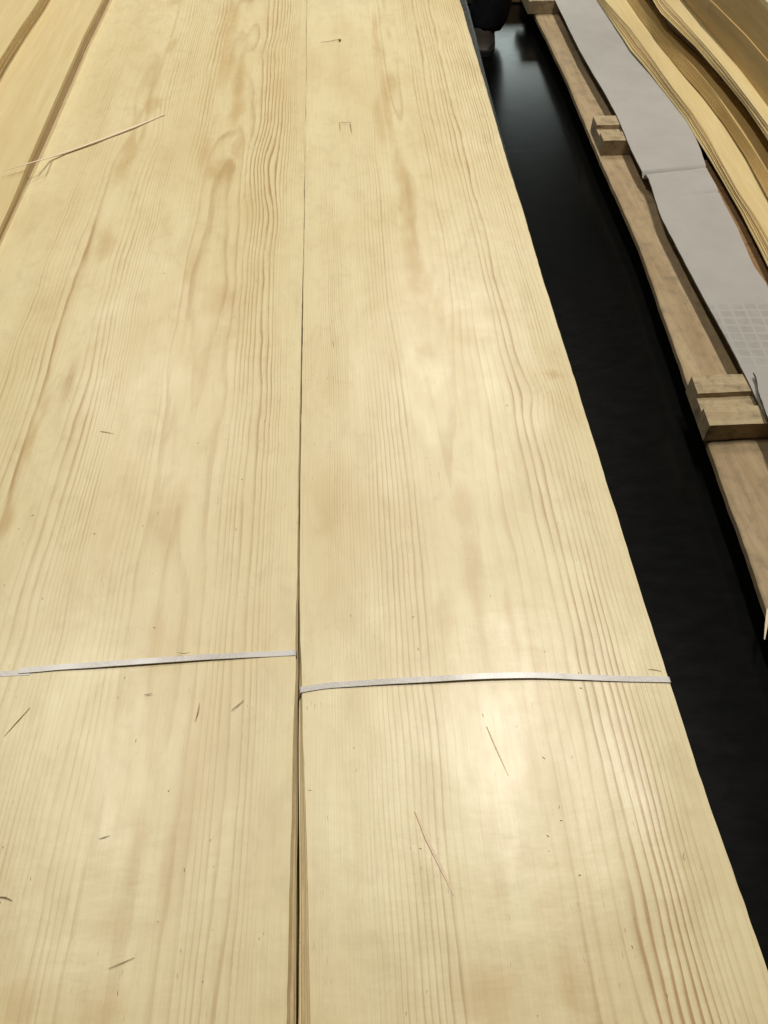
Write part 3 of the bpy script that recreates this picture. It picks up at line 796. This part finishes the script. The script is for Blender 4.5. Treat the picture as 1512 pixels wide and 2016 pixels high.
E_top = lambda y: (D_top(y)[0] + 0.0045, D_top(y)[1] + 0.11)
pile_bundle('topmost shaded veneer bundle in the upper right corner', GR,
            E_bot, E_top, 0.38, 8, 1, [M['sheet_shaded']], ysr, 0.0, 76, 4, None, M['sheet_pale'])

# ------------------------------------------------------------------ person at the end of the aisle
toe = at(944, 88, CZ - .02)
hem = at(957, 48, CZ - .06)
px_, py_ = hem.x, hem.y + .02
person = empty('person', (px_ - .12, py_, 0), 'person in dark trousers and brown shoes standing at the far end of the aisle', 'person')
PO = person.location
def loft(name, rings, mat, parent, cap=True, seg=20, wr=0.0, seed=1):
    """rings: (x, y, z, rx, ry) world"""
    vs, fs = [], []
    for i, (x, y, z, rx, ry) in enumerate(rings):
        for j in range(seg):
            a = 2 * math.pi * j / seg
            r = 1 + wr * float(vnoise(j * .7, i * .9, seed))
            vs.append((x + rx * r * math.cos(a) - PO.x, y + ry * r * math.sin(a) - PO.y, z))
    for i in range(len(rings) - 1):
        for j in range(seg):
            fs.append((i * seg + j, i * seg + (j + 1) % seg, (i + 1) * seg + (j + 1) % seg, (i + 1) * seg + j))
    if cap:
        fs.append(list(range(seg))[::-1]); fs.append([(len(rings) - 1) * seg + j for j in range(seg)])
    o = link(name, mesh(name, vs, fs), mat, parent, True)
    return o
lx, ly = px_, py_
rx_ = px_ - .26
# body: one continuous skinned surface
verts = [(px_ - .13, py_ + .03, .92), (px_ - .13, py_ + .03, 1.12), (px_ - .13, py_ + .02, 1.36), (px_ - .13, py_ + .01, 1.50), (px_ - .13, py_ - .01, 1.58), (px_ - .13, py_ - .02, 1.70),
         (lx - .03, ly + .02, .88), (lx, ly - .01, .50), (lx + .005, ly + .01, .16), (lx + .0, ly, .10),
         (rx_ + .03, ly + .02, .88), (rx_, ly, .50), (rx_, ly + .05, .16), (rx_, ly + .05, .10),
         (px_ + .07, py_ + .02, 1.42), (px_ + .12, py_ + .03, 1.14), (px_ + .10, py_ - .10, .92), (px_ + .10, py_ - .14, .85),
         (px_ - .33, py_ + .02, 1.42), (px_ - .38, py_ + .03, 1.14), (px_ - .36, py_ - .10, .92), (px_ - .36, py_ - .14, .85)]
edges = [(0, 1), (1, 2), (2, 3), (3, 4), (4, 5), (0, 6), (6, 7), (7, 8), (8, 9), (0, 10), (10, 11), (11, 12), (12, 13), (2, 14), (14, 15), (15, 16), (16, 17), (2, 18), (18, 19), (19, 20), (20, 21)]
rad = [.13, .13, .14, .055, .075, .085, .085, .055, .038, .035, .085, .055, .038, .035, .055, .042, .028, .034, .055, .042, .028, .034]
for base, sgn in ((17, 1), (21, -1)):
    bx, by, bz = verts[base]
    for f, ln in enumerate((.068, .078, .072, .055)):
        i = len(verts); o_ = (f - 1.5) * .019
        verts += [(bx + o_ * .4, by - .02 + o_, bz - .05), (bx + o_ * .4, by - .03 + o_, bz - .05 - ln)]
        edges += [(base, i), (i, i + 1)]; rad += [.009, .0075]
    i = len(verts)
    verts += [(bx - .02 * sgn, by - .045, bz - .015), (bx - .03 * sgn, by - .055, bz - .06)]
    edges += [(base, i), (i, i + 1)]; rad += [.011, .008]
me = bpy.data.meshes.new('body')
me.from_pydata([(v[0] - PO.x, v[1] - PO.y, v[2]) for v in verts], edges, [])
body = link('body', me, M['skin'], person)
sk = body.modifiers.new('skin', 'SKIN')
for sv_, r in zip(me.skin_vertices[0].data, rad): sv_.radius = (r, r)
me.skin_vertices[0].data[0].use_root = True
body.modifiers.new('sub', 'SUBSURF').levels = 1
# trousers: a baggy leg each, meeting at the hips
loft('trouser_leg', [(lx + .004, ly - .005, .050, .066, .078), (lx + .006, ly - .004, .075, .074, .088), (lx + .012, ly, .13, .080, .090), (lx + .020, ly, .20, .083, .092), (lx + .024, ly, .32, .084, .092), (lx + .016, ly, .48, .088, .096),
                     (lx, ly + .01, .66, .094, .102), (lx - .03, ly + .02, .84, .105, .115), (lx - .06, ly + .03, .93, .10, .12)], M['cloth'], person, True, 24, .10, 3)
loft('trouser_leg', [(rx_, ly + .045, .050, .064, .078), (rx_, ly + .045, .10, .074, .086), (rx_, ly + .03, .25, .080, .090), (rx_, ly, .48, .086, .094),
                     (rx_ + .01, ly + .01, .66, .094, .102), (rx_ + .03, ly + .02, .84, .105, .115), (rx_ + .06, ly + .03, .93, .10, .12)], M['cloth'], person, True, 24, .10, 4)
loft('jacket', [(px_ - .13, py_ + .03, .84, .20, .145), (px_ - .13, py_ + .03, 1.0, .195, .14), (px_ - .13, py_ + .03, 1.2, .20, .145), (px_ - .13, py_ + .02, 1.36, .215, .14), (px_ - .13, py_ + .02, 1.44, .17, .11), (px_ - .13, py_ + .01, 1.50, .075, .07)], M['cloth'], person, True, 24, .04, 5)
for s, a, b, c in ((1, 14, 15, 16), (-1, 18, 19, 20)):
    A_, B_, C_ = [Vector(verts[i]) for i in (a, b, c)]
    loft('sleeve', [(*(C_), .042, .042), (*(C_.lerp(B_, .5)), .050, .050), (*B_, .058, .058), (*(B_.lerp(A_, .5)), .064, .064), (*A_, .072, .072), (A_.x - s * .03, A_.y, A_.z + .03, .05, .06)], M['cloth'], person, True, 16, .06, 6)
loft('hair', [(px_ - .13, py_ + .035, 1.62, .088, .085), (px_ - .13, py_ + .02, 1.70, .102, .108), (px_ - .13, py_ + .01, 1.76, .098, .106), (px_ - .13, py_ + .005, 1.80, .07, .08), (px_ - .13, py_, 1.815, .02, .03)], M['hair'], person, True, 20, .08, 7)
def shoe(cx, cy, heading):
    """low brown shoe, toe towards the camera"""
    bm = bmesh.new()
    prof = [(-.10, .034, .065), (-.06, .042, .085), (-.01, .044, .090), (.05, .047, .066), (.10, .050, .052), (.145, .046, .045), (.175, .030, .030), (.185, .012, .022)]
    ca, sa = math.cos(heading), math.sin(heading)
    rows = []
    for (l, w, h) in prof:
        r = []
        for j in range(12):
            a = math.pi * j / 11
            xx, zz = w * math.cos(a) * (abs(math.cos(a)) ** -.25 if abs(math.cos(a)) > .05 else 1), .022 + (h - .022) * math.sin(a) ** .7
            X_, Y_ = xx, -l
            r.append(bm.verts.new((cx + X_ * ca - Y_ * sa - PO.x, cy + X_ * sa + Y_ * ca - PO.y, zz)))
        rows.append(r)
    for r, s in zip(rows[:-1], rows[1:]):
        for j in range(11): bm.faces.new((r[j], r[j + 1], s[j + 1], s[j]))
    bm.faces.new(rows[0]); bm.faces.new(rows[-1][::-1])
    bmesh.ops.recalc_face_normals(bm, faces=bm.faces[:])
    me = bpy.data.meshes.new('shoe'); bm.to_mesh(me); bm.free()
    o = link('shoe', me, M['shoe'], person, True)
    bm = bmesh.new(); rows = []
    for (l, w, h) in prof:
        r = []
        for sx, z in ((-1, .003), (1, .003), (1, .024), (-1, .024)):
            X_, Y_ = sx * (w + .004), -l * 1.02
            r.append(bm.verts.new((cx + X_ * ca - Y_ * sa - PO.x, cy + X_ * sa + Y_ * ca - PO.y, z)))
        rows.append(r)
    for r, s in zip(rows[:-1], rows[1:]):
        for j in range(4): bm.faces.new((r[j], r[(j + 1) % 4], s[(j + 1) % 4], s[j]))
    bm.faces.new(rows[0]); bm.faces.new(rows[-1][::-1])
    bmesh.ops.recalc_face_normals(bm, faces=bm.faces[:])
    me = bpy.data.meshes.new('sole'); bm.to_mesh(me); bm.free()
    link('sole', me, M['rubber'], o)
    return o
shoe(lx - .008, ly - .02, -0.18)
shoe(rx_, ly + .03, -0.1)
